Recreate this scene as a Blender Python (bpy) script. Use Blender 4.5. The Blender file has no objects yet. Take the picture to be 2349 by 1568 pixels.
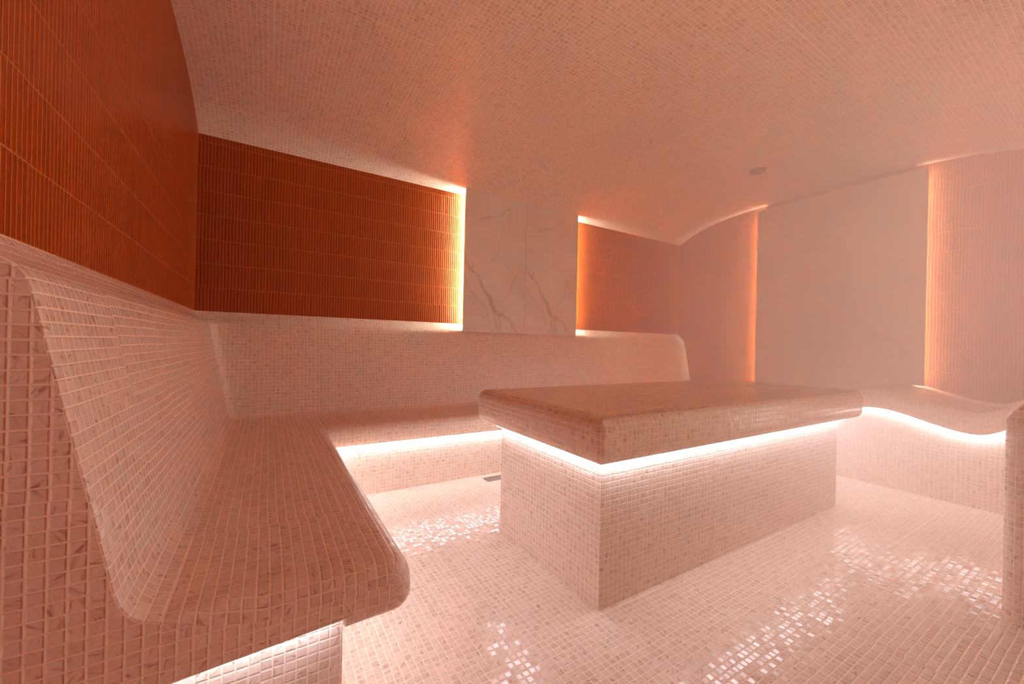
import bpy, bmesh, math, random
from mathutils import Vector, Matrix, noise

scene = bpy.context.scene
COL = scene.collection
random.seed(4)

# ------------------------------------------------------------------ camera
W_PX, H_PX = 2349, 1568
F_PX, Y0, YAW, ROLL, CAM_Z = 915.66, 790.1, 0.5493, 0.022, 0.9033
cam_d = bpy.data.cameras.new('camera')
cam = bpy.data.objects.new('camera', cam_d)
COL.objects.link(cam)
cam_d.sensor_fit = 'HORIZONTAL'
cam_d.sensor_width = 36.0
cam_d.lens = 36.0 * F_PX / W_PX
cam_d.shift_y = (Y0 - H_PX / 2) / W_PX
cam_d.clip_start = 0.02
right = Vector((math.cos(YAW), -math.sin(YAW), 0))
fwd = Vector((math.sin(YAW), math.cos(YAW), 0))
up = Vector((0, 0, 1))
r2 = right * math.cos(ROLL) + up * math.sin(ROLL)
u2 = up * math.cos(ROLL) - right * math.sin(ROLL)
M = Matrix((r2, u2, -fwd)).transposed().to_4x4()
M.translation = Vector((0, 0, CAM_Z))
cam.matrix_world = M
scene.camera = cam

# ------------------------------------------------------------------ world, exposure
world = bpy.data.worlds.new('world')
scene.world = world
world.use_nodes = True
# added fill light through the unseen near openings, stronger from below for the ceiling
wt = world.node_tree
bgn = wt.nodes['Background']
bgn.inputs[0].default_value = (1.0, 0.68, 0.50, 1)
wtc = wt.nodes.new('ShaderNodeTexCoord')
wsx = wt.nodes.new('ShaderNodeSeparateXYZ')
wmr = wt.nodes.new('ShaderNodeMapRange')
wmr.interpolation_type = 'SMOOTHSTEP'
for i_, q_ in zip((1, 2, 3, 4), (0.05, -0.30, 0.12, 1.15)):
    wmr.inputs[i_].default_value = q_
wt.links.new(wtc.outputs['Generated'], wsx.inputs[0])
wt.links.new(wsx.outputs[2], wmr.inputs[0])
wm2 = wt.nodes.new('ShaderNodeMapRange')            # added pinkish light from the right, to brighten the steam
wm2.interpolation_type = 'SMOOTHSTEP'
for i_, q_ in zip((1, 2, 3, 4), (0.72, 0.92, 0.0, 1.0)):
    wm2.inputs[i_].default_value = q_
wt.links.new(wsx.outputs[0], wm2.inputs[0])
wmx = wt.nodes.new('ShaderNodeMix')
wmx.data_type = 'RGBA'
wmx.inputs[6].default_value = (1.0, 0.68, 0.50, 1)
wmx.inputs[7].default_value = (1.0, 0.84, 0.82, 1)
wt.links.new(wm2.outputs[0], wmx.inputs[0])
wt.links.new(wmx.outputs[2], bgn.inputs[0])
wad = wt.nodes.new('ShaderNodeMath')
wad.operation = 'MULTIPLY_ADD'
wt.links.new(wm2.outputs[0], wad.inputs[0])
wad.inputs[1].default_value = 4.0
wt.links.new(wmr.outputs[0], wad.inputs[2])
wt.links.new(wad.outputs[0], bgn.inputs[1])
vs = scene.view_settings
vs.view_transform = 'Standard'
vs.look = 'None'
vs.gamma = 1
vs.use_curve_mapping = False
vs.exposure = 0.84
cy = scene.cycles
cy.max_bounces = 8
cy.diffuse_bounces = 7
cy.glossy_bounces = 2
cy.transmission_bounces = 1
cy.volume_bounces = 4
cy.transparent_max_bounces = 4
cy.caustics_reflective = False
cy.caustics_refractive = False
cy.sample_clamp_indirect = 60.0
cy.volume_step_rate = 2.0
cy.volume_max_steps = 64
cy.use_light_tree = False
cy.adaptive_threshold = 0.03

LED_TABLE, LED_BENCH, LED_PANEL, LED_PANEL_R = 11.4, 13.2, 195.0, 85.0
LED_WHITE = (0.88, 0.97, 1.13)
LED_WARM = (1.0, 0.96, 0.80)
FOG_COLOR = (1.0, 0.97, 0.985)
FOG_MAX, FOG_MIN = 0.78, 0.006

# ------------------------------------------------------------------ room measures
XL, XR, YB = -0.373, 4.155, 3.0125
ZL = 1.0644                      # where the finger tiles start above the bench back
PITCH = 0.0218                   # glass mosaic
YC, HALF, ZS, RISE = 1.60, 1.4125, 2.12, 0.20   # vaulted ceiling
YN = -0.75                       # near end of what is built


def vault(y):
    t = min(1.0, abs((y - YC) / HALF))
    return ZS + RISE * (1 - t ** 4)


# ------------------------------------------------------------------ node helpers
class NT:
    def __init__(self, mat):
        mat.use_nodes = True
        self.t = mat.node_tree
        self.t.nodes.clear()

    def n(self, kind, **kw):
        nd = self.t.nodes.new(kind)
        for k, v in kw.items():
            setattr(nd, k, v)
        return nd

    def link(self, a, b):
        self.t.links.new(a, b)

    def put(self, sock, v):
        if isinstance(v, bpy.types.NodeSocket):
            self.link(v, sock)
        else:
            sock.default_value = v

    def m(self, op, *a, clamp=False):
        nd = self.n('ShaderNodeMath', operation=op)
        nd.use_clamp = clamp
        for i, v in enumerate(a):
            self.put(nd.inputs[i], v)
        return nd.outputs[0]

    def v(self, op, *a):
        nd = self.n('ShaderNodeVectorMath', operation=op)
        for i, v in enumerate(a):
            if op == 'SCALE' and i == 1:
                self.put(nd.inputs['Scale'], v)
            else:
                self.put(nd.inputs[i], v)
        return nd.outputs[0]

    def step(self, x, a, b, lo=0.0, hi=1.0):
        nd = self.n('ShaderNodeMapRange', interpolation_type='SMOOTHSTEP')
        self.put(nd.inputs[0], x)
        for i, q in zip((1, 2, 3, 4), (a, b, lo, hi)):
            self.put(nd.inputs[i], q)
        return nd.outputs[0]

    def mix(self, f, a, b):
        nd = self.n('ShaderNodeMix', data_type='RGBA')
        self.put(nd.inputs[0], f)
        self.put(nd.inputs[6], a if isinstance(a, bpy.types.NodeSocket) else (*a, 1))
        self.put(nd.inputs[7], b if isinstance(b, bpy.types.NodeSocket) else (*b, 1))
        return nd.outputs[2]

    def sep(self, v):
        nd = self.n('ShaderNodeSeparateXYZ')
        self.link(v, nd.inputs[0])
        return nd.outputs

    def comb(self, x, y, z=0.0):
        nd = self.n('ShaderNodeCombineXYZ')
        for i, q in enumerate((x, y, z)):
            self.put(nd.inputs[i], q)
        return nd.outputs[0]

    def white(self, v):
        nd = self.n('ShaderNodeTexWhiteNoise', noise_dimensions='3D')
        self.link(v, nd.inputs[0])
        return nd.outputs

    def noise(self, v, scale, detail=2.0, rough=0.5, dist=0.0):
        nd = self.n('ShaderNodeTexNoise')
        self.link(v, nd.inputs['Vector'])
        nd.inputs['Scale'].default_value = scale
        nd.inputs['Detail'].default_value = detail
        nd.inputs['Roughness'].default_value = rough
        nd.inputs['Distortion'].default_value = dist
        return nd.outputs[0]

    def out(self, shader):
        o = self.n('ShaderNodeOutputMaterial')
        self.link(shader, o.inputs[0])

    def pbr(self, color, rough, normal=None, metal=0.0, spec=0.5):
        p = self.n('ShaderNodeBsdfPrincipled')
        self.put(p.inputs['Base Color'], color if isinstance(color, bpy.types.NodeSocket) else (*color, 1))
        self.put(p.inputs['Roughness'], rough)
        self.put(p.inputs['Metallic'], metal)
        self.put(p.inputs['Specular IOR Level'], spec)
        if normal is not None:
            self.link(normal, p.inputs['Normal'])
        self.out(p.outputs[0])
        return p

    def uv(self):
        return self.n('ShaderNodeUVMap').outputs[0]


def mosaic(name, tilt=0.10, relief=1.0, rough=0.16, grout=(0.94, 0.77, 0.63), spec=0.33):
    """Glass mosaic with brown swirls; the UV map is in metres."""
    mat = bpy.data.materials.new(name)
    t = NT(mat)
    uv = t.uv()
    # sheets of 15 x 15 tiles, each laid a touch out of line
    sheet = t.v('FLOOR', t.v('SCALE', uv, 1 / (PITCH * 15)))
    so = t.v('SCALE', t.v('SUBTRACT', t.white(sheet)[1], (0.5, 0.5, 0.5)), PITCH * 0.22)
    wob = t.v('SCALE', uv, 1.0)
    p = t.v('SCALE', t.v('ADD', wob, so), 1 / PITCH)
    cell = t.v('FLOOR', p)
    fr = t.v('FRACTION', p)
    fx, fy, _ = t.sep(fr)
    rnd, rcol = t.white(cell)[0], t.white(cell)[1]
    ra, rb, rc = t.sep(rcol)
    ex = t.m('MINIMUM', fx, t.m('SUBTRACT', 1.0, fx))
    ey = t.m('MINIMUM', fy, t.m('SUBTRACT', 1.0, fy))
    e = t.m('MINIMUM', ex, ey)
    tile = t.step(e, 0.045, 0.085)
    # swirls: noise stretched along a direction of each tile's own
    ang = t.m('MULTIPLY', ra, 6.283)
    ca, sa = t.m('COSINE', ang), t.m('SINE', ang)
    lx = t.m('ADD', t.m('MULTIPLY', fx, ca), t.m('MULTIPLY', fy, sa))
    ly = t.m('SUBTRACT', t.m('MULTIPLY', fy, ca), t.m('MULTIPLY', fx, sa))
    q = t.comb(t.m('ADD', t.m('MULTIPLY', lx, 0.8), t.m('MULTIPLY', rb, 40.0)),
               t.m('MULTIPLY', ly, 3.3), t.m('MULTIPLY', rc, 60.0))
    nz = t.noise(q, 1.0, 2.0, 0.6, 0.6)
    streak = t.step(nz, 0.56, 0.74)
    soft = t.step(nz, 0.30, 0.62)
    shade = t.m('MULTIPLY', t.m('POWER', rnd, 3.0), 0.45)
    body = t.mix(shade, (0.84, 0.695, 0.60), (0.57, 0.39, 0.29))
    body = t.mix(t.m('MULTIPLY', soft, 0.36), body, (0.72, 0.48, 0.36))
    body = t.mix(t.m('MULTIPLY', streak, 0.66), body, (0.32, 0.14, 0.07))
    col = t.mix(tile, grout, body)
    # relief: pillowed tiles, each set at a slightly different tilt
    pil = t.step(e, 0.02, 0.16)
    tx = t.m('MULTIPLY', t.m('SUBTRACT', fx, 0.5), t.m('SUBTRACT', rb, 0.5))
    ty = t.m('MULTIPLY', t.m('SUBTRACT', fy, 0.5), t.m('SUBTRACT', rc, 0.5))
    hgt = t.m('ADD', t.m('MULTIPLY', pil, 0.0011 * relief),
              t.m('MULTIPLY', t.m('MULTIPLY', t.m('ADD', tx, ty), tile), PITCH * tilt))
    b = t.n('ShaderNodeBump')
    b.inputs['Strength'].default_value = 1.0
    b.inputs['Distance'].default_value = 1.0
    t.link(hgt, b.inputs['Height'])
    r = t.step(tile, 0.0, 1.0, 0.7, rough)
    t.pbr(col, r, b.outputs[0], spec=spec)
    return mat


def finger_tile(name):
    """Narrow vertical finger tiles, 17 x 145 mm, in glazed terracotta."""
    mat = bpy.data.materials.new(name)
    t = NT(mat)
    x, y, _ = t.sep(t.uv())
    row = t.m('FLOOR', t.m('MULTIPLY', y, 1 / 0.145))
    sh = t.m('FLOOR', t.m('MULTIPLY', x, 1 / 0.306))
    off = t.white(t.comb(row, sh, 3.0))[0]
    px = t.m('ADD', t.m('MULTIPLY', x, 1 / 0.017), t.m('MULTIPLY', off, 0.35))
    py = t.m('MULTIPLY', y, 1 / 0.145)
    col = t.m('FLOOR', px)
    fx, fy = t.m('FRACT', px), t.m('FRACT', py)
    ex = t.m('MULTIPLY', t.m('MINIMUM', fx, t.m('SUBTRACT', 1.0, fx)), 0.017)
    ey = t.m('MULTIPLY', t.m('MINIMUM', fy, t.m('SUBTRACT', 1.0, fy)), 0.145)
    e = t.m('MINIMUM', ex, ey)
    tile = t.step(e, 0.0006, 0.0014)
    rnd = t.white(t.comb(row, col, 1.0))[0]
    body = t.mix(rnd, (0.33, 0.044, 0.001), (0.37, 0.055, 0.002))
    c = t.mix(tile, (0.62, 0.23, 0.07), body)
    hgt = t.m('MULTIPLY', t.step(e, 0.0004, 0.0050), 0.0012)
    b = t.n('ShaderNodeBump')
    b.inputs['Distance'].default_value = 1.0
    t.link(hgt, b.inputs['Height'])
    t.pbr(c, t.step(tile, 0, 1, 0.8, 0.34), b.outputs[0], spec=0.22)
    return mat


def plain(name, col, rough=0.5, metal=0.0, grain=0.0):
    mat = bpy.data.materials.new(name)
    t = NT(mat)
    c = col
    if grain:
        g = t.noise(t.n('ShaderNodeTexCoord').outputs['Object'], 60.0, 3.0)
        c = t.mix(t.m('MULTIPLY', g, grain), col, tuple(q * 0.5 for q in col))
    t.pbr(c, rough, metal=metal)
    return mat


def light(name, col, power):
    mat = bpy.data.materials.new(name)
    t = NT(mat)
    e = t.n('ShaderNodeEmission')
    e.inputs[0].default_value = (*col, 1)
    e.inputs[1].default_value = power
    t.out(e.outputs[0])
    return mat


def marble(name):
    """Polished pale stone; the veins are a mask carried by the slab mesh."""
    mat = bpy.data.materials.new(name)
    t = NT(mat)
    a = t.n('ShaderNodeAttribute', attribute_name='vein')
    g = t.noise(t.uv(), 2.2, 4.0, 0.6, 0.8)
    base = t.mix(t.step(g, 0.35, 0.75), (0.83, 0.76, 0.70), (0.74, 0.65, 0.58))
    fine = t.noise(t.uv(), 55.0, 3.0, 0.6)
    k = t.m('MULTIPLY', a.outputs['Fac'], t.step(fine, 0.25, 0.6, 0.65, 1.0))
    c = t.mix(k, base, (0.27, 0.16, 0.10))
    t.pbr(c, 0.22)
    return mat


MOSAIC_WALL = mosaic('bench_mosaic', tilt=0.07, relief=0.8, rough=0.22)
MOSAIC_FLOOR = mosaic('floor_mosaic', tilt=0.085, relief=0.8, rough=0.14, spec=0.5)
MOSAIC_CEIL = mosaic('ceiling_mosaic', tilt=0.08, relief=0.6, rough=0.25)
FINGER = finger_tile('terracotta_finger_tile')
MARBLE = marble('veined_marble')
DARK = plain('black_mounting_board', (0.06, 0.05, 0.045), 0.7, 0, 0.4)
STEEL = plain('brushed_steel', (0.42, 0.38, 0.35), 0.4, 0.9, 0.3)
GREY = plain('grey_plastic', (0.12, 0.11, 0.11), 0.5, 0, 0.2)
L_TABLE = light('led_white_table', LED_WHITE, LED_TABLE)
L_BENCH = light('led_white_bench', LED_WHITE, LED_BENCH)
L_LOUNGER = light('led_white_lounger', LED_WHITE, LED_BENCH * 1.5)
L_PANEL = light('led_warm_panel', LED_WARM, LED_PANEL)
L_PANEL_R = light('led_warm_panel_in_steam', LED_WARM, LED_PANEL_R)
L_PANEL_FAR = light('led_warm_panel_by_the_corner', LED_WARM, 200.0)


# ------------------------------------------------------------------ mesh helpers
class MB:
    """Collects faces with UVs in metres; build() links them as ONE mesh object."""

    def __init__(self):
        self.v, self.f, self.uv = [], [], []

    def face(self, pts, uvs):
        i = len(self.v)
        self.v += [tuple(p) for p in pts]
        self.f.append(tuple(range(i, i + len(pts))))
        self.uv.append([tuple(q) for q in uvs])

    def quad_auto(self, pts):
        """UVs by the plane the face lies in."""
        p = [Vector(q) for q in pts]
        n = (p[1] - p[0]).cross(p[2] - p[0])
        a = [abs(c) for c in n]
        if a[2] >= max(a[0], a[1]):
            uv = [(q.x, q.y) for q in p]
        elif a[0] >= a[1]:
            uv = [(q.y, q.z) for q in p]
        else:
            uv = [(q.x, q.z) for q in p]
        self.face(pts, uv)

    def box(self, x0, x1, y0, y1, z0, z1, skip=''):
        c = lambda i, j, k: ((x0, x1)[i], (y0, y1)[j], (z0, z1)[k])
        F = {'-x': [(0, 1, 0), (0, 0, 0), (0, 0, 1), (0, 1, 1)], '+x': [(1, 0, 0), (1, 1, 0), (1, 1, 1), (1, 0, 1)],
             '-y': [(0, 0, 0), (1, 0, 0), (1, 0, 1), (0, 0, 1)], '+y': [(1, 1, 0), (0, 1, 0), (0, 1, 1), (1, 1, 1)],
             '-z': [(0, 1, 0), (1, 1, 0), (1, 0, 0), (0, 0, 0)], '+z': [(0, 0, 1), (1, 0, 1), (1, 1, 1), (0, 1, 1)]}
        for k, q in F.items():
            if k not in skip:
                self.quad_auto([c(*a) for a in q])

    def grid(self, rows, uvs, flip=False):
        """rows[i][j] points; uvs[i][j]."""
        for i in range(len(rows) - 1):
            for j in range(len(rows[i]) - 1):
                ix = [(i, j), (i + 1, j), (i + 1, j + 1), (i, j + 1)]
                if flip:
                    ix.reverse()
                self.face([rows[a][b] for a, b in ix], [uvs[a][b] for a, b in ix])

    def build(self, name, mat, parent=None, smooth=False, angle=35, origin=None):
        me = bpy.data.meshes.new(name)
        o = Vector(origin) if origin is not None else Vector((0, 0, 0))
        me.from_pydata([tuple(Vector(p) - o) for p in self.v], [], self.f)
        lay = me.uv_layers.new(name='UVMap')
        k = 0
        for q in self.uv:
            for c in q:
                lay.data[k].uv = c
                k += 1
        me.materials.append(mat)
        bm = bmesh.new()
        bm.from_mesh(me)
        bmesh.ops.remove_doubles(bm, verts=bm.verts, dist=1e-5)
        bm.to_mesh(me)
        bm.free()
        if smooth:
            for p in me.polygons:
                p.use_smooth = True
            try:
                me.set_sharp_from_angle(angle=math.radians(angle))
            except Exception:
                pass
        ob = bpy.data.objects.new(name, me)
        COL.objects.link(ob)
        ob.location = o
        if parent is not None:
            ob.parent = parent
            ob.location = o - parent.location
        return ob


def thing(name, label, cat, loc=(0, 0, 0), group=None):
    o = bpy.data.objects.new(name, None)
    o.empty_display_size = 0.1
    COL.objects.link(o)
    o.location = loc
    o['label'] = label
    o['category'] = cat
    if group:
        o['group'] = group
    return o


def struct(o, label=None):
    o['kind'] = 'structure'
    if label:
        o['label'] = label
    return o


def smooth_path(pts, n=6):
    """Catmull-Rom through the points."""
    P = [Vector((*p, 0)) if len(p) == 2 else Vector(p) for p in pts]
    out = []
    for i in range(len(P) - 1):
        a, b, c, d = P[max(i - 1, 0)], P[i], P[i + 1], P[min(i + 2, len(P) - 1)]
        for k in range(n):
            s = k / n
            out.append(0.5 * ((2 * b) + (c - a) * s + (2 * a - 5 * b + 4 * c - d) * s * s + (3 * b - a - 3 * c + d) * s ** 3))
    out.append(P[-1])
    return [(q.x, q.y) for q in out]


def arc(cx, cz, r, a0, a1, n):
    return [(cx + r * math.cos(math.radians(a0 + (a1 - a0) * k / n)), cz + r * math.sin(math.radians(a0 + (a1 - a0) * k / n))) for k in range(n + 1)]


def lengths(pts):
    s = [0.0]
    for a, b in zip(pts, pts[1:]):
        s.append(s[-1] + math.dist(a, b))
    return s


# ------------------------------------------------------------------ the room shell
b = MB()
b.box(XL - 0.12, XR + 0.12, YN, YB + 0.12, -0.12, 0.0)
struct(b.build('floor', MOSAIC_FLOOR), 'glossy pink and white glass mosaic floor')


def finger_wall(name, p0, p1, out, z0, z1f, label):
    """A wall from p0 to p1 (plan), tiled face towards the room, 0.1 m thick; top follows z1f(y)."""
    a, c = Vector((*p0, 0)), Vector((*p1, 0))
    L = (c - a).length
    n = 40
    o = Vector((*out, 0)) * 0.1
    m = MB()
    lo = [a.lerp(c, k / n) for k in range(n + 1)]
    F = [[Vector((q.x, q.y, z0)) for q in lo], [Vector((q.x, q.y, z1f(q.y) + 0.02)) for q in lo]]
    B = [[q + o for q in r] for r in F]
    U = [[(L * k / n, q.z - ZL) for k, q in enumerate(r)] for r in F]
    m.grid(F, U, flip=True)
    m.grid(B, U)
    m.grid([F[1], B[1]], [U[1], U[1]], flip=True)
    m.quad_auto([F[0][0], F[1][0], B[1][0], B[0][0]])
    m.quad_auto([F[0][-1], B[0][-1], B[1][-1], F[1][-1]])
    return struct(m.build(name, FINGER), label)


finger_wall('wall_left', (XL, YN), (XL, YB + 0.1), (-1, 0), 0, vault, 'left wall of glazed terracotta finger tiles')
finger_wall('wall_back', (XL, YB), (XR, YB), (0, 1), 0, vault, 'back wall of glazed terracotta finger tiles')
finger_wall('wall_right', (XR, YB + 0.1), (XR, 0.05), (1, 0), 0, vault, 'right wall of terracotta finger tiles in steam')  # stops short of the near wall; the unseen gap is added for light

m = MB()
for x0_, x1_, z0_ in ((XL - 0.1, 0.75, 0.0), (2.95, XR + 0.1, 0.0), (0.75, 2.95, 2.08)):  # unseen near wall, its wide opening and pale tiles added to brighten the room
    m.box(x0_, x1_, YN - 0.1, YN, z0_, vault(YN) + 0.02)
struct(m.build('wall_front', MOSAIC_CEIL), 'unseen near wall of pink glass mosaic with an added opening for light')

# the vault, a shell of 8 cm
ys = [YN + (0.19 - YN) * k / 4 for k in range(4)]
ys += [YC - HALF * math.cos(math.pi * k / 64) for k in range(65)] + [YB + 0.1]
prof = [(y, vault(y)) for y in ys]
s = lengths(prof)
m = MB()
xa, xb = XL - 0.1, XR + 0.1
for j in range(len(prof) - 1):
    (y0, z0), (y1, z1) = prof[j], prof[j + 1]
    m.face([(xa, y0, z0), (xa, y1, z1), (xb, y1, z1), (xb, y0, z0)], [(xa, s[j]), (xa, s[j + 1]), (xb, s[j + 1]), (xb, s[j])])
    m.face([(xa, y0, z0 + 0.08), (xb, y0, z0 + 0.08), (xb, y1, z1 + 0.08), (xa, y1, z1 + 0.08)], [(xa, s[j]), (xb, s[j]), (xb, s[j + 1]), (xa, s[j + 1])])
struct(m.build('ceiling', MOSAIC_CEIL, smooth=True), 'gently vaulted ceiling of pink glass mosaic')


# ------------------------------------------------------------------ corner bench (backrest and seat along two walls)
BACK = [(0.0, 1.0644), (0.004, 1.058)] + smooth_path([(0.012, 1.047), (0.035, 1.024), (0.060, 1.006), (0.076, 0.985), (0.086, 0.948), (0.100, 0.880),
                                                      (0.120, 0.780), (0.142, 0.670), (0.166, 0.548), (0.178, 0.490), (0.190, 0.462), (0.208, 0.443), (0.232, 0.434)], 3)
SEAT = [(0.232, 0.434), (0.30, 0.430), (0.38, 0.430), (0.46, 0.430), (0.54, 0.430)] + arc(0.607, 0.375, 0.055, 90, 0, 8) + arc(0.617, 0.355, 0.045, 0, -90, 7) + [(0.575, 0.310), (0.52, 0.310)]
Y_END = 0.86


def path_xy(d, k):
    """k-th station along the two walls for offset d from the wall."""
    x, y = XL + d, YB - d
    r = min(0.045, max(0.0, d * 0.6))
    st = []
    for q in range(0, 25):                                  # along the left wall towards the corner
        st.append((x, Y_END + (y - r - Y_END) * q / 24))
    for q in range(1, 6):                                   # rounded inside corner
        a = math.radians(180 - 90 * q / 6)
        st.append((x + r + r * math.cos(a), y - r + r * math.sin(a)))
    for q in range(0, 33):                                  # along the back wall
        st.append((x + r + (XR - x - r) * q / 32, y))
    return st


def normals(pts):
    out = []
    for i in range(len(pts)):
        a, c = Vector(pts[max(i - 1, 0)]), Vector(pts[min(i + 1, len(pts) - 1)])
        t = (c - a).normalized()
        out.append((-t.y, t.x))                             # into the room for a profile that runs from wall to lip
    return out


def bench_sweep(name, pts, parent, radius, close):
    nr = normals(pts)
    s = lengths(pts)
    m = MB()
    # the rounded free end
    rows, uvs = [], []
    K = 7
    for k in range(K):
        th = math.pi / 2 * k / K
        row, uv = [], []
        for (d, z), (nx, nz), sv in zip(pts, nr, s):
            R = radius(d, z)
            dd = R * (1 - math.sin(th)) - 0.0
            ins = R * (1 - math.sin(th))
            yy = Y_END + R * (1 - math.cos(th))
            # k = 0: the outer end plane with the profile drawn in; k -> K: the full profile
            row.append((XL + max(0.0, d - nx * ins), Y_END + R * (1 - math.cos(th)), z - nz * ins))
            uv.append((R * th, sv))
        rows.append(row)
        uvs.append(uv)
    end = rows[0]
    stn = [path_xy(d, 0) for d, z in pts]
    ns = len(stn[0])
    dist = [0.0]
    mid = path_xy(0.3, 0)
    for q in range(1, ns):
        dist.append(dist[-1] + math.dist(mid[q - 1], mid[q]))
    for q in range(ns):
        row, uv = [], []
        for i, (d, z) in enumerate(pts):
            x, y = stn[i][q]
            if q < 1:
                y = Y_END + radius(d, z)
            # tiles run straight along each wall and meet in the corner
            u = (y - Y_END) * 1.0 if q <= 24 else (3.0 + x)
            if q <= 24:
                u = y - Y_END + 0.0
            row.append((x, y, z))
            uv.append((u, s[i]))
        rows.append(row)
        uvs.append(uv)
    m.grid(rows, uvs, flip=True)
    # flat end
    poly = list(end) + [(XL + d, Y_END, z) for d, z in close]
    m.face(poly, [(p[2], p[0] - XL - 0.232) for p in poly])
    return m.build(name, MOSAIC_WALL, parent, smooth=True, angle=50)




def seat_r(d, z):
    if d < 0.6 and z < 0.33:
        return 0.03 + 0.006 * max(0.0, (d - 0.52) / 0.08)
    return 0.005 + 0.043 * min(1, max(0, (d - 0.232) / 0.12)) - 0.012 * min(1, max(0, (0.375 - z) / 0.03))


SPLIT = 0.434 - 0.005
bench = thing('corner_bench', 'pink mosaic corner bench with sloping backrest along the left and back walls', 'bench', (XL + 0.3, YB - 0.3, 0))
bench_sweep('backrest', BACK, bench, lambda d, z: 0.005, [(0.0, SPLIT)])
bench_sweep('seat', SEAT, bench, seat_r, [(0.0, 0.310), (0.0, SPLIT)])
bx, by, be = XL + 0.53, 2.442, 0.962                         # faces of the base
m = MB()
n = 1
m.face([(XL, be, 0), (bx, be, 0), (bx, be, 0.312), (XL, be, 0.312)], [(XL, 0), (bx, 0), (bx, 0.312), (XL, 0.312)])
m.face([(bx, be, 0), (bx, by, 0), (bx, by, 0.312), (bx, be, 0.312)], [(be, 0), (by, 0), (by, 0.312), (be, 0.312)])
m.face([(bx, by, 0), (XR, by, 0), (XR, by, 0.312), (bx, by, 0.312)], [(bx, 0), (XR, 0), (XR, 0.312), (bx, 0.312)])
m.face([(XR, by, 0), (XR, YB, 0), (XR, YB, 0.312), (XR, by, 0.312)], [(by, 0), (YB, 0), (YB, 0.312), (by, 0.312)])
m.face([(XL, YB, 0), (XL, be, 0), (XL, be, 0.312), (XL, YB, 0.312)], [(be, 0), (by, 0), (by, 0.312), (be, 0.312)])
m.face([(XR, YB, 0), (XL, YB, 0), (XL, YB, 0.312), (XR, YB, 0.312)], [(0, 0), (4, 0), (4, 0.312), (0, 0.312)])
m.build('base', MOSAIC_WALL, bench)


def strip(name, x0, x1, y0, y1, z0, z1, mat, parent):
    m = MB()
    m.box(x0, x1, y0, y1, z0, z1)
    o = m.build(name, mat, parent)
    return o


Zs = 0.3095
for a in ((bx + 0.014, bx + 0.026, be + 0.02, by - 0.06), (bx + 0.05, XR - 0.70, by - 0.026, by - 0.014), (XL + 0.02, bx - 0.02, be - 0.026, be - 0.014)):
    o = strip('led_strip', *a, Zs - 0.011, Zs, L_BENCH, bench)

# ------------------------------------------------------------------ massage table
TX0, TX1, TY0, TY1, TH = 0.979, 2.866, 0.998, 1.675, 0.52
OV, ZT = 0.092, 0.682
table = thing('massage_table', 'heated stone massage table clad in pink mosaic, white light under its slab', 'table', ((TX0 + TX1) / 2, (TY0 + TY1) / 2, 0))
m = MB()
m.box(TX0, TX1, TY0, TY1, 0, TH, skip='-z')
m.build('base', MOSAIC_WALL, table)


def slab(name, x0, x1, y0, y1, z0, z1, rt, rb, rc, mat, parent):
    """A slab with rounded plan corners, rolled top edge and eased bottom edge."""
    prof = [(0.30, z0), (rb * 1.3, z0)] + [(rb - rb * math.cos(math.radians(a)), z0 + rb - rb * math.sin(math.radians(a))) for a in (90, 72, 54, 36, 18, 0)]
    prof += [(rt - rt * math.cos(math.radians(a)), z1 - rt + rt * math.sin(math.radians(a))) for a in (0, 15, 30, 45, 60, 75, 90)]
    prof += [(rt * 1.5, z1), (0.30, z1)]
    ring = []
    for cx, cyy, a0 in ((x1 - rc, y0 + rc, -90), (x1 - rc, y1 - rc, 0), (x0 + rc, y1 - rc, 90), (x0 + rc, y0 + rc, 180)):
        for k in range(6):
            a = math.radians(a0 + 90 * k / 5)
            ring.append((cx, cyy, math.cos(a), math.sin(a), rc))
    s = lengths(prof)
    m = MB()
    N = len(ring)

    def pt(i, ins, z):
        cx, cyy, ca, sa, r = ring[i % N]
        if ins <= rc:
            return (cx + ca * (rc - ins), cyy + sa * (rc - ins), z)
        ex = ins - rc
        sx, sy = (1 if ca > 1e-6 else -1 if ca < -1e-6 else 0), (1 if sa > 1e-6 else -1 if sa < -1e-6 else 0)
        # corner centres move straight in
        qx = 1 if cx > (x0 + x1) / 2 else -1
        qy = 1 if cyy > (y0 + y1) / 2 else -1
        return (cx - qx * ex, cyy - qy * ex, z)
    for i in range(N):
        j = (i + 1) % N
        horiz = abs(pt(i, 0, 0)[0] - pt(j, 0, 0)[0]) > abs(pt(i, 0, 0)[1] - pt(j, 0, 0)[1])
        for k in range(len(prof) - 1):
            q = [pt(i, *prof[k]), pt(j, *prof[k]), pt(j, *prof[k + 1]), pt(i, *prof[k + 1])]
            if len({tuple(round(c, 6) for c in p) for p in q}) < 3:
                continue
            u = (lambda p: p[0]) if horiz else (lambda p: p[1])
            uv = [(u(q[0]), s[k]), (u(q[1]), s[k]), (u(q[2]), s[k + 1]), (u(q[3]), s[k + 1])]
            flat = k == len(prof) - 2 or k == 0
            if flat:
                uv = [(p[0], p[1]) for p in q]
            uq, pq = [], []
            for p, c in zip(q, uv):
                if not pq or math.dist(p, pq[-1]) > 1e-6:
                    pq.append(p)
                    uq.append(c)
            if math.dist(pq[0], pq[-1]) < 1e-6:
                pq.pop()
                uq.pop()
            if len(pq) > 2:
                m.face(pq, uq)
    for z, up_ in ((z0, False), (z1, True)):
        e = 0.30
        c = [(x0 + e, y0 + e, z), (x1 - e, y0 + e, z), (x1 - e, y1 - e, z), (x0 + e, y1 - e, z)]
        if not up_:
            c.reverse()
        m.quad_auto(c)
    return m.build(name, mat, parent, smooth=True, angle=50)


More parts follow.
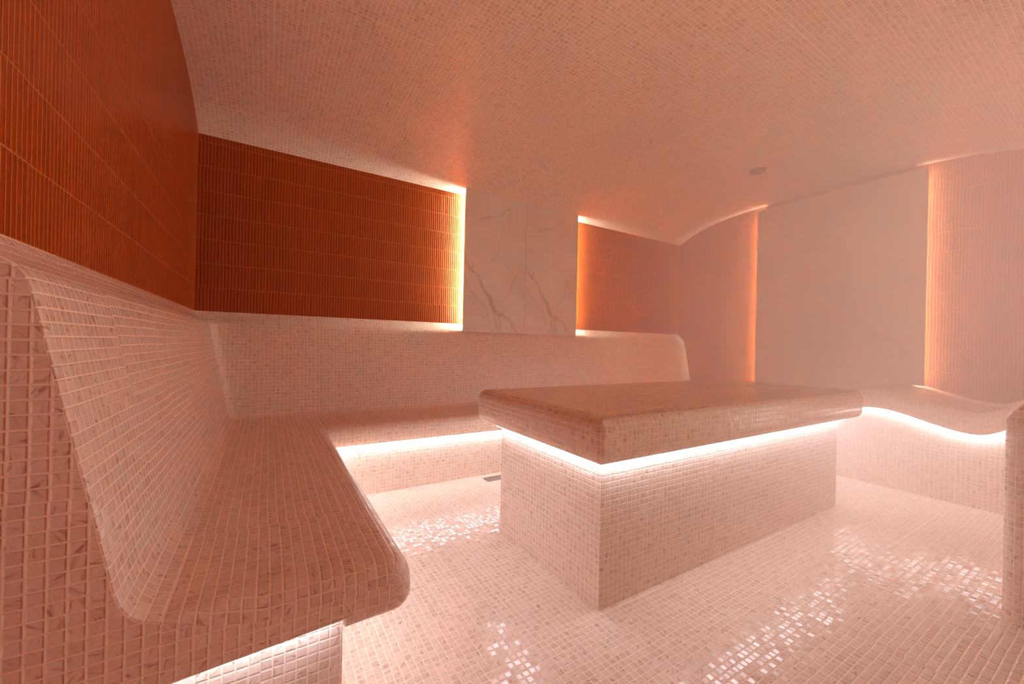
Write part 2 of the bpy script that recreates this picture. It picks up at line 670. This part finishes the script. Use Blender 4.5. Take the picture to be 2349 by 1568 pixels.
slab('slab', TX0 - OV, TX1 + OV, TY0 - OV, TY1 + OV, TH, ZT, 0.045, 0.05, 0.022, MOSAIC_WALL, table)
Zs = TH - 0.0005
for a in ((TX0 - 0.02, TX1 + 0.02, TY0 - 0.026, TY0 - 0.014), (TX0 - 0.02, TX1 + 0.02, TY1 + 0.014, TY1 + 0.026),
          (TX0 - 0.026, TX0 - 0.014, TY0 - 0.013, TY1 + 0.013), (TX1 + 0.014, TX1 + 0.026, TY0 - 0.013, TY1 + 0.013)):
    strip('led_strip', *a, Zs - 0.012, Zs, L_TABLE, table)

# ------------------------------------------------------------------ wavy lounger along the right wall
WAVE = smooth_path([(0.20, 0.66), (0.30, 0.60), (0.40, 0.525), (0.473, 0.472), (0.55, 0.438), (0.64, 0.443), (0.72, 0.462), (0.82, 0.491), (0.90, 0.515), (0.97, 0.527),
                    (1.03, 0.529), (1.10, 0.520), (1.25, 0.482), (1.45, 0.425), (1.70, 0.375), (2.0, 0.345), (2.20, 0.335), (2.345, 0.33)], 3)
lounger = thing('wave_lounger', 'wavy pink mosaic lounger along the right wall, light under its lip', 'lounger', (3.85, 1.3, 0))
LX, LB, TK = 3.485, 3.574, 0.145
lp = [(XR, TK - 0.0), (XR - 0.02, TK - 0.01), (XR - 0.15, TK - 0.012), (XR - 0.35, TK - 0.012)] + [(LX + 0.05 - 0.05 * math.cos(math.radians(a)), TK - 0.062 + 0.05 * math.sin(math.radians(a))) for a in (90, 75, 60, 45, 30, 15, 0)]
lp += [(LX + 0.04 - 0.04 * math.cos(math.radians(a)), 0.04 - 0.04 * math.sin(math.radians(a))) for a in (0, 20, 40, 60, 80, 90)] + [(LB + 0.02, 0.0), (XR, 0.0)]
sl = lengths(lp)
sw = lengths(WAVE)
m = MB()
rows = [[(x, y, zb + dz) for x, dz in lp] for y, zb in WAVE]
uvs = [[(sw[i], q) for q in sl] for i in range(len(WAVE))]
m.grid(rows, uvs)
for r, fl in ((rows[0], True), (rows[-1], False)):
    r = list(r)
    if fl:
        r.reverse()
    m.face(r, [(p[0], p[2]) for p in r])
m.build('seat', MOSAIC_WALL, lounger, smooth=True, angle=50)
m = MB()
wb = [(y, z) for y, z in WAVE if y >= 0.2]
for (y0, z0), (y1, z1) in zip(wb, wb[1:]):
    m.face([(LB, y1, 0), (LB, y0, 0), (LB, y0, z0 + 0.004), (LB, y1, z1 + 0.004)], [(y1, 0), (y0, 0), (y0, z0), (y1, z1)])
    m.face([(XR, y0, 0), (XR, y1, 0), (XR, y1, z1), (XR, y0, z0)], [(y0, 0), (y1, 0), (y1, z1), (y0, z0)])
for (y, z), sgn in ((wb[0], 1), (wb[-1], -1)):
    q = [(LB, y, 0), (XR, y, 0), (XR, y, z), (LB, y, z)]
    m.quad_auto(q if sgn > 0 else q[::-1])
m.build('base', MOSAIC_WALL, lounger)
m = MB()
for (y0, z0), (y1, z1) in zip(wb[2:-1], wb[3:]):
    for (a, c, e) in ((LB - 0.026, LB - 0.014, 0.006),):
        P = [[(x, y, z - dz - 0.0005) for x in (a, c) for dz in (e, 0.0)] for y, z in ((y0, z0), (y1, z1))]
        (p00, p01, p10, p11), (q00, q01, q10, q11) = P
        for q in ([p00, q00, q10, p10], [p00, p01, q01, q00], [p10, q10, q11, p11], [p01, p11, q11, q01]):
            m.quad_auto(q)
m.build('led_strip', L_LOUNGER, lounger)


# ------------------------------------------------------------------ low partition at the right edge of the picture
part = thing('low_partition', 'low rounded pink mosaic partition at the right edge of the floor', 'partition', (2.32, -0.1, 0))
PX0, PX1, PY0, PY1, RC = 2.155, 2.50, -0.60, 0.286, 0.05
ring = []
for cx, cyy, a0 in ((PX1 - RC, PY0 + RC, -90), (PX1 - RC, PY1 - RC, 0), (PX0 + RC, PY1 - RC, 90), (PX0 + RC, PY0 + RC, 180)):
    for k in range(6):
        a = math.radians(a0 + 18 * k)
        ring.append((cx + RC * math.cos(a), cyy + RC * math.sin(a), math.cos(a), math.sin(a)))
ring.append(ring[0])
pl = lengths([q[:2] for q in ring])


def top_z(x, y):
    return 0.70 + 0.115 * (1 - math.exp(-max(0.0, PY1 - y) / 0.07))


rows, uvs = [], []
for k in range(14):
    row, uv = [], []
    for (x, y, nx, ny), q in zip(ring, pl):
        zt = top_z(x, y)
        if k < 8:
            p = (x, y, (zt - 0.03) * k / 7)
        else:
            a = math.radians(90 * (k - 7) / 6)
            p = (x - nx * 0.03 * (1 - math.cos(a)), y - ny * 0.03 * (1 - math.cos(a)), zt - 0.03 + 0.03 * math.sin(a))
        row.append(p)
        uv.append((q, p[2]))
    rows.append(row)
    uvs.append(uv)
m = MB()
m.grid(rows, uvs, flip=True)
c = (sum(p[0] for p in rows[-1]) / len(ring), sum(p[1] for p in rows[-1]) / len(ring), 0.812)
for p, q in zip(rows[-1], rows[-1][1:]):
    if math.dist(p, q) > 1e-6:
        m.face([p, q, c], [(p[0], p[1]), (q[0], q[1]), (c[0], c[1])])
o = m.build('body', MOSAIC_WALL, part, smooth=True, angle=60)


# ------------------------------------------------------------------ marble panels
VEIN = [  # polylines in slab coordinates (0..1 across, metres above the slab foot), width, strength
    ([(0.00, 0.600), (0.03, 0.560), (0.08, 0.535), (0.13, 0.500), (0.20, 0.455), (0.27, 0.395), (0.33, 0.340)], 0.013, 0.62),
    ([(0.33, 0.340), (0.40, 0.285), (0.46, 0.225), (0.52, 0.185), (0.58, 0.155), (0.64, 0.150)], 0.026, 0.60),
    ([(0.36, 0.330), (0.42, 0.255), (0.47, 0.200), (0.52, 0.165), (0.56, 0.135)], 0.016, 0.60),
    ([(0.64, 0.150), (0.71, 0.130), (0.78, 0.085), (0.84, 0.040), (0.89, 0.0)], 0.018, 0.55),
    ([(0.42, 0.250), (0.47, 0.180), (0.50, 0.120), (0.52, 0.060), (0.55, 0.0)], 0.020, 0.40),
    ([(0.56, 0.150), (0.585, 0.100), (0.58, 0.050), (0.60, 0.0)], 0.022, 0.38),
    ([(0.08, 0.535), (0.12, 0.530), (0.145, 0.565)], 0.010, 0.5),
    ([(0.00, 0.410), (0.10, 0.345), (0.22, 0.275), (0.32, 0.20), (0.40, 0.115), (0.45, 0.04), (0.48, 0.0)], 0.009, 0.30),
    ([(0.02, 0.320), (0.14, 0.255), (0.26, 0.18), (0.34, 0.13), (0.42, 0.09)], 0.008, 0.22),
    ([(0.58, 0.270), (0.68, 0.315), (0.74, 0.375), (0.79, 0.445), (0.83, 0.500)], 0.011, 0.26),
    ([(0.68, 0.140), (0.80, 0.165), (0.95, 0.19)], 0.007, 0.2),
    ([(0.22, 0.935), (0.32, 0.950), (0.44, 0.960), (0.54, 0.985), (0.62, 1.03), (0.72, 1.07)], 0.013, 0.40),
    ([(0.48, 0.88), (0.50, 0.80), (0.52, 0.70), (0.48, 0.63), (0.40, 0.57)], 0.009, 0.16),
    ([(0.52, 0.66), (0.62, 0.61), (0.74, 0.53), (0.90, 0.46)], 0.009, 0.14),
    ([(0.02, 1.36), (0.15, 1.30), (0.35, 1.33), (0.6, 1.25)], 0.009, 0.2),
]


def vein_mask(a, h, w):
    n1 = noise.noise(Vector((a * 8, h * 8, 3.1)))
    n2 = noise.noise(Vector((a * 8, h * 8, 8.7)))
    n3 = noise.noise(Vector((a * 27, h * 27, 1.7)))
    n4 = noise.noise(Vector((a * 27, h * 27, 5.2)))
    n5 = noise.noise(Vector((a * 75, h * 75, 9.4)))
    p = Vector((a + 0.016 * n1 + 0.011 * n3 + 0.003 * n5, h + 0.016 * n2 + 0.011 * n4))
    best = 0.0
    for pts, wd, st in VEIN:
        for (x0, y0), (x1, y1) in zip(pts, pts[1:]):
            q0, q1 = Vector((x0 * w, y0)), Vector((x1 * w, y1))
            d = q1 - q0
            t = max(0.0, min(1.0, (p - q0).dot(d) / d.length_squared))
            dist = (p - q0 - d * t).length
            if dist < wd * 2.0:
                ww = wd * (0.75 + 0.7 * (noise.noise(Vector((a * 14, h * 14, 2.2))) + 0.3))
                core = math.exp(-(dist / max(0.003, ww * 0.62)) ** 2)
                # wide veins are filled with fine threads along their run
                grain = 0.55 + 0.45 * math.sin(38.0 * dist / wd + 5 * n3 + 3 * n5) if wd > 0.012 else 0.85 + 0.3 * n5
                best = max(best, st * core * max(0.25, grain))
    return min(1.0, best)


def slab_mesh(name, w, h0, h1, th, dz, foot=None):
    """Stone slab, face in the local x-z plane looking along -y, foot at z = h0 or along foot(x)."""
    nx, nz = int(w / 0.006), int((h1 - h0) / 0.006)
    V, F, A = [], [], []
    g = 0.0012
    for j in range(nz + 1):
        for i in range(nx + 1):
            x = g + (w - 2 * g) * i / nx
            lo = max(h0, foot(x)) if foot else h0
            z = lo + (h1 - lo) * j / nz
            V.append((x, 0.0, z))
            A.append(vein_mask(x, z - dz, w))
    for j in range(nz):
        for i in range(nx):
            a = j * (nx + 1) + i
            F.append((a, a + 1, a + nx + 2, a + nx + 1))
    k = len(V)
    hb = h0
    if foot:
        hb = max(foot(g + (w - 2 * g) * i / nx) for i in range(nx + 1))
    for y in (th, 0.0):
        for x, z in ((g, hb), (w - g, hb), (w - g, h1), (g, h1)):
            V.append((x, y, z))
            A.append(0.0)
    F += [(k + 3, k + 2, k + 1, k), (k, k + 1, k + 5, k + 4), (k + 1, k + 2, k + 6, k + 5), (k + 2, k + 3, k + 7, k + 6), (k + 3, k, k + 4, k + 7)]
    me = bpy.data.meshes.new(name)
    me.from_pydata(V, [], F)
    at = me.attributes.new('vein', 'FLOAT', 'POINT')
    at.data.foreach_set('value', A)
    lay = me.uv_layers.new(name='UVMap')
    for lp_ in me.loops:
        c = V[lp_.vertex_index]
        lay.data[lp_.index].uv = (c[0], c[2])
    me.materials.append(MARBLE)
    return me


def marble_panel(label, loc, rz, width, z0, z1, gap, inset, face_dz, led, led_far, foot=None):
    """Panel of two slabs on a recessed dark board; local x runs along the wall, local -y is into the room."""
    r = thing('marble_panel', label, 'wall panel', loc, 'marble panels on the walls')
    r.rotation_euler = (0, 0, rz)
    w = width / 2
    me = slab_mesh('slab', w, z0, z1, 0.013, face_dz) if foot is None else None
    zf = (z0 + 0.07, z0 + 0.07) if foot is None else (foot(inset) + 0.02, foot(width - inset) + 0.02)
    for k in range(2):
        if foot:
            me = slab_mesh('slab', w, z0, z1, 0.013, face_dz, lambda x: foot(x + k * w))
        o = bpy.data.objects.new('slab', me)
        COL.objects.link(o)
        o.parent = r
        o.location = (k * w, -gap, 0)

    def child(name, box, mat):
        m = MB()
        m.box(*box)
        o = m.build(name, mat)
        o.parent = r
        return o
    child('mounting_board', (inset, width - inset, -gap + 0.013, 0, max(zf), z1), DARK)
    y = -gap + 0.0135
    child('led_strip', (inset - 0.010, inset - 0.001, y, y + 0.004, zf[0], z1 - 0.01), led_far)
    child('led_strip', (width - inset + 0.001, width - inset + 0.010, y, y + 0.004, zf[1], z1 - 0.01), led)
    return r


marble_panel('brown-veined marble panel of two slabs on the back wall', (1.335, YB, 0), 0, 1.178, 1.0, vault(2.94) + 0.002, 0.0725, 0.045, 0.996, L_PANEL_FAR, L_PANEL)
def lounger_top(x):
    y = 2.10 - x
    for (y0, z0), (y1, z1) in zip(WAVE, WAVE[1:]):
        if y0 <= y <= y1:
            return z0 + (z1 - z0) * (y - y0) / (y1 - y0) + TK + 0.001
    return 0.5


marble_panel('hazy marble panel on the right wall, half lost in steam', (XR, 2.10, 0), -math.pi / 2, 1.19, 0.46, 2.27, 0.07, 0.045, 0.86, L_PANEL_R, L_PANEL_FAR, lounger_top)

# ------------------------------------------------------------------ floor drain, ceiling disc
drain = thing('floor_drain', 'flat steel strip drain in the floor at the foot of the bench', 'drain', (1.65, 2.344, 0))
m = MB()
m.box(1.25, 2.05, 2.308, 2.313, 0, 0.004)
m.box(1.25, 2.05, 2.375, 2.380, 0, 0.004)
m.box(1.25, 1.255, 2.313, 2.375, 0, 0.004)
m.box(2.045, 2.05, 2.313, 2.375, 0, 0.004)
m.build('frame', STEEL, drain)
m = MB()
m.box(1.257, 2.043, 2.315, 2.373, 0, 0.003)
m.build('cover_plate', STEEL, drain)

cz = vault(1.69) - 0.001
sensor = thing('ceiling_sensor', 'small round grey disc on the steamy ceiling', 'sensor', (3.27, 1.69, cz))
for nm, r0, r1, z0, z1 in (('housing', 0.060, 0.054, 0.004, -0.014), ('dome', 0.034, 0.020, -0.014, -0.026)):
    m = MB()
    N = 32
    R0 = [(3.27 + r0 * math.cos(2 * math.pi * k / N), 1.69 + r0 * math.sin(2 * math.pi * k / N), cz + z0) for k in range(N + 1)]
    R1 = [(3.27 + r1 * math.cos(2 * math.pi * k / N), 1.69 + r1 * math.sin(2 * math.pi * k / N), cz + z1) for k in range(N + 1)]
    m.grid([R0, R1], [[(p[0], p[1]) for p in R0], [(p[0], p[1]) for p in R1]])
    m.face(R1[:-1], [(p[0], p[1]) for p in R1[:-1]])
    m.build(nm, GREY, sensor)

# ------------------------------------------------------------------ steam
m = MB()
m.box(XL + 0.002, XR - 0.002, YN, YB - 0.002, 0.002, ZS + RISE - 0.002)
mat = bpy.data.materials.new('steam')
t = NT(mat)
pos = t.n('ShaderNodeTexCoord').outputs['Object']
x, y, z = t.sep(pos)
# thin over the left half, thick over the lounger; thinner close to the floor
d = t.step(x, 0.9, 3.0, FOG_MIN, FOG_MAX)
d = t.m('MULTIPLY', d, t.step(z, 0.0, 0.9, 0.45, 1.0))
d = t.m('MULTIPLY', d, t.step(y, 0.1, 0.9, 0.4, 1.0))
d = t.m('MULTIPLY', d, t.step(y, 1.3, 2.5, 1.0, 0.2))
vol = t.n('ShaderNodeVolumeScatter')
vol.inputs['Color'].default_value = (*FOG_COLOR, 1)
vol.inputs['Anisotropy'].default_value = 0.2
t.link(d, vol.inputs['Density'])
o = t.n('ShaderNodeOutputMaterial')
t.link(vol.outputs[0], o.inputs['Volume'])
st = m.build('steam', mat)
st['kind'] = 'stuff'
st['label'] = 'warm pink steam thickening towards the right wall'
st['category'] = 'steam'
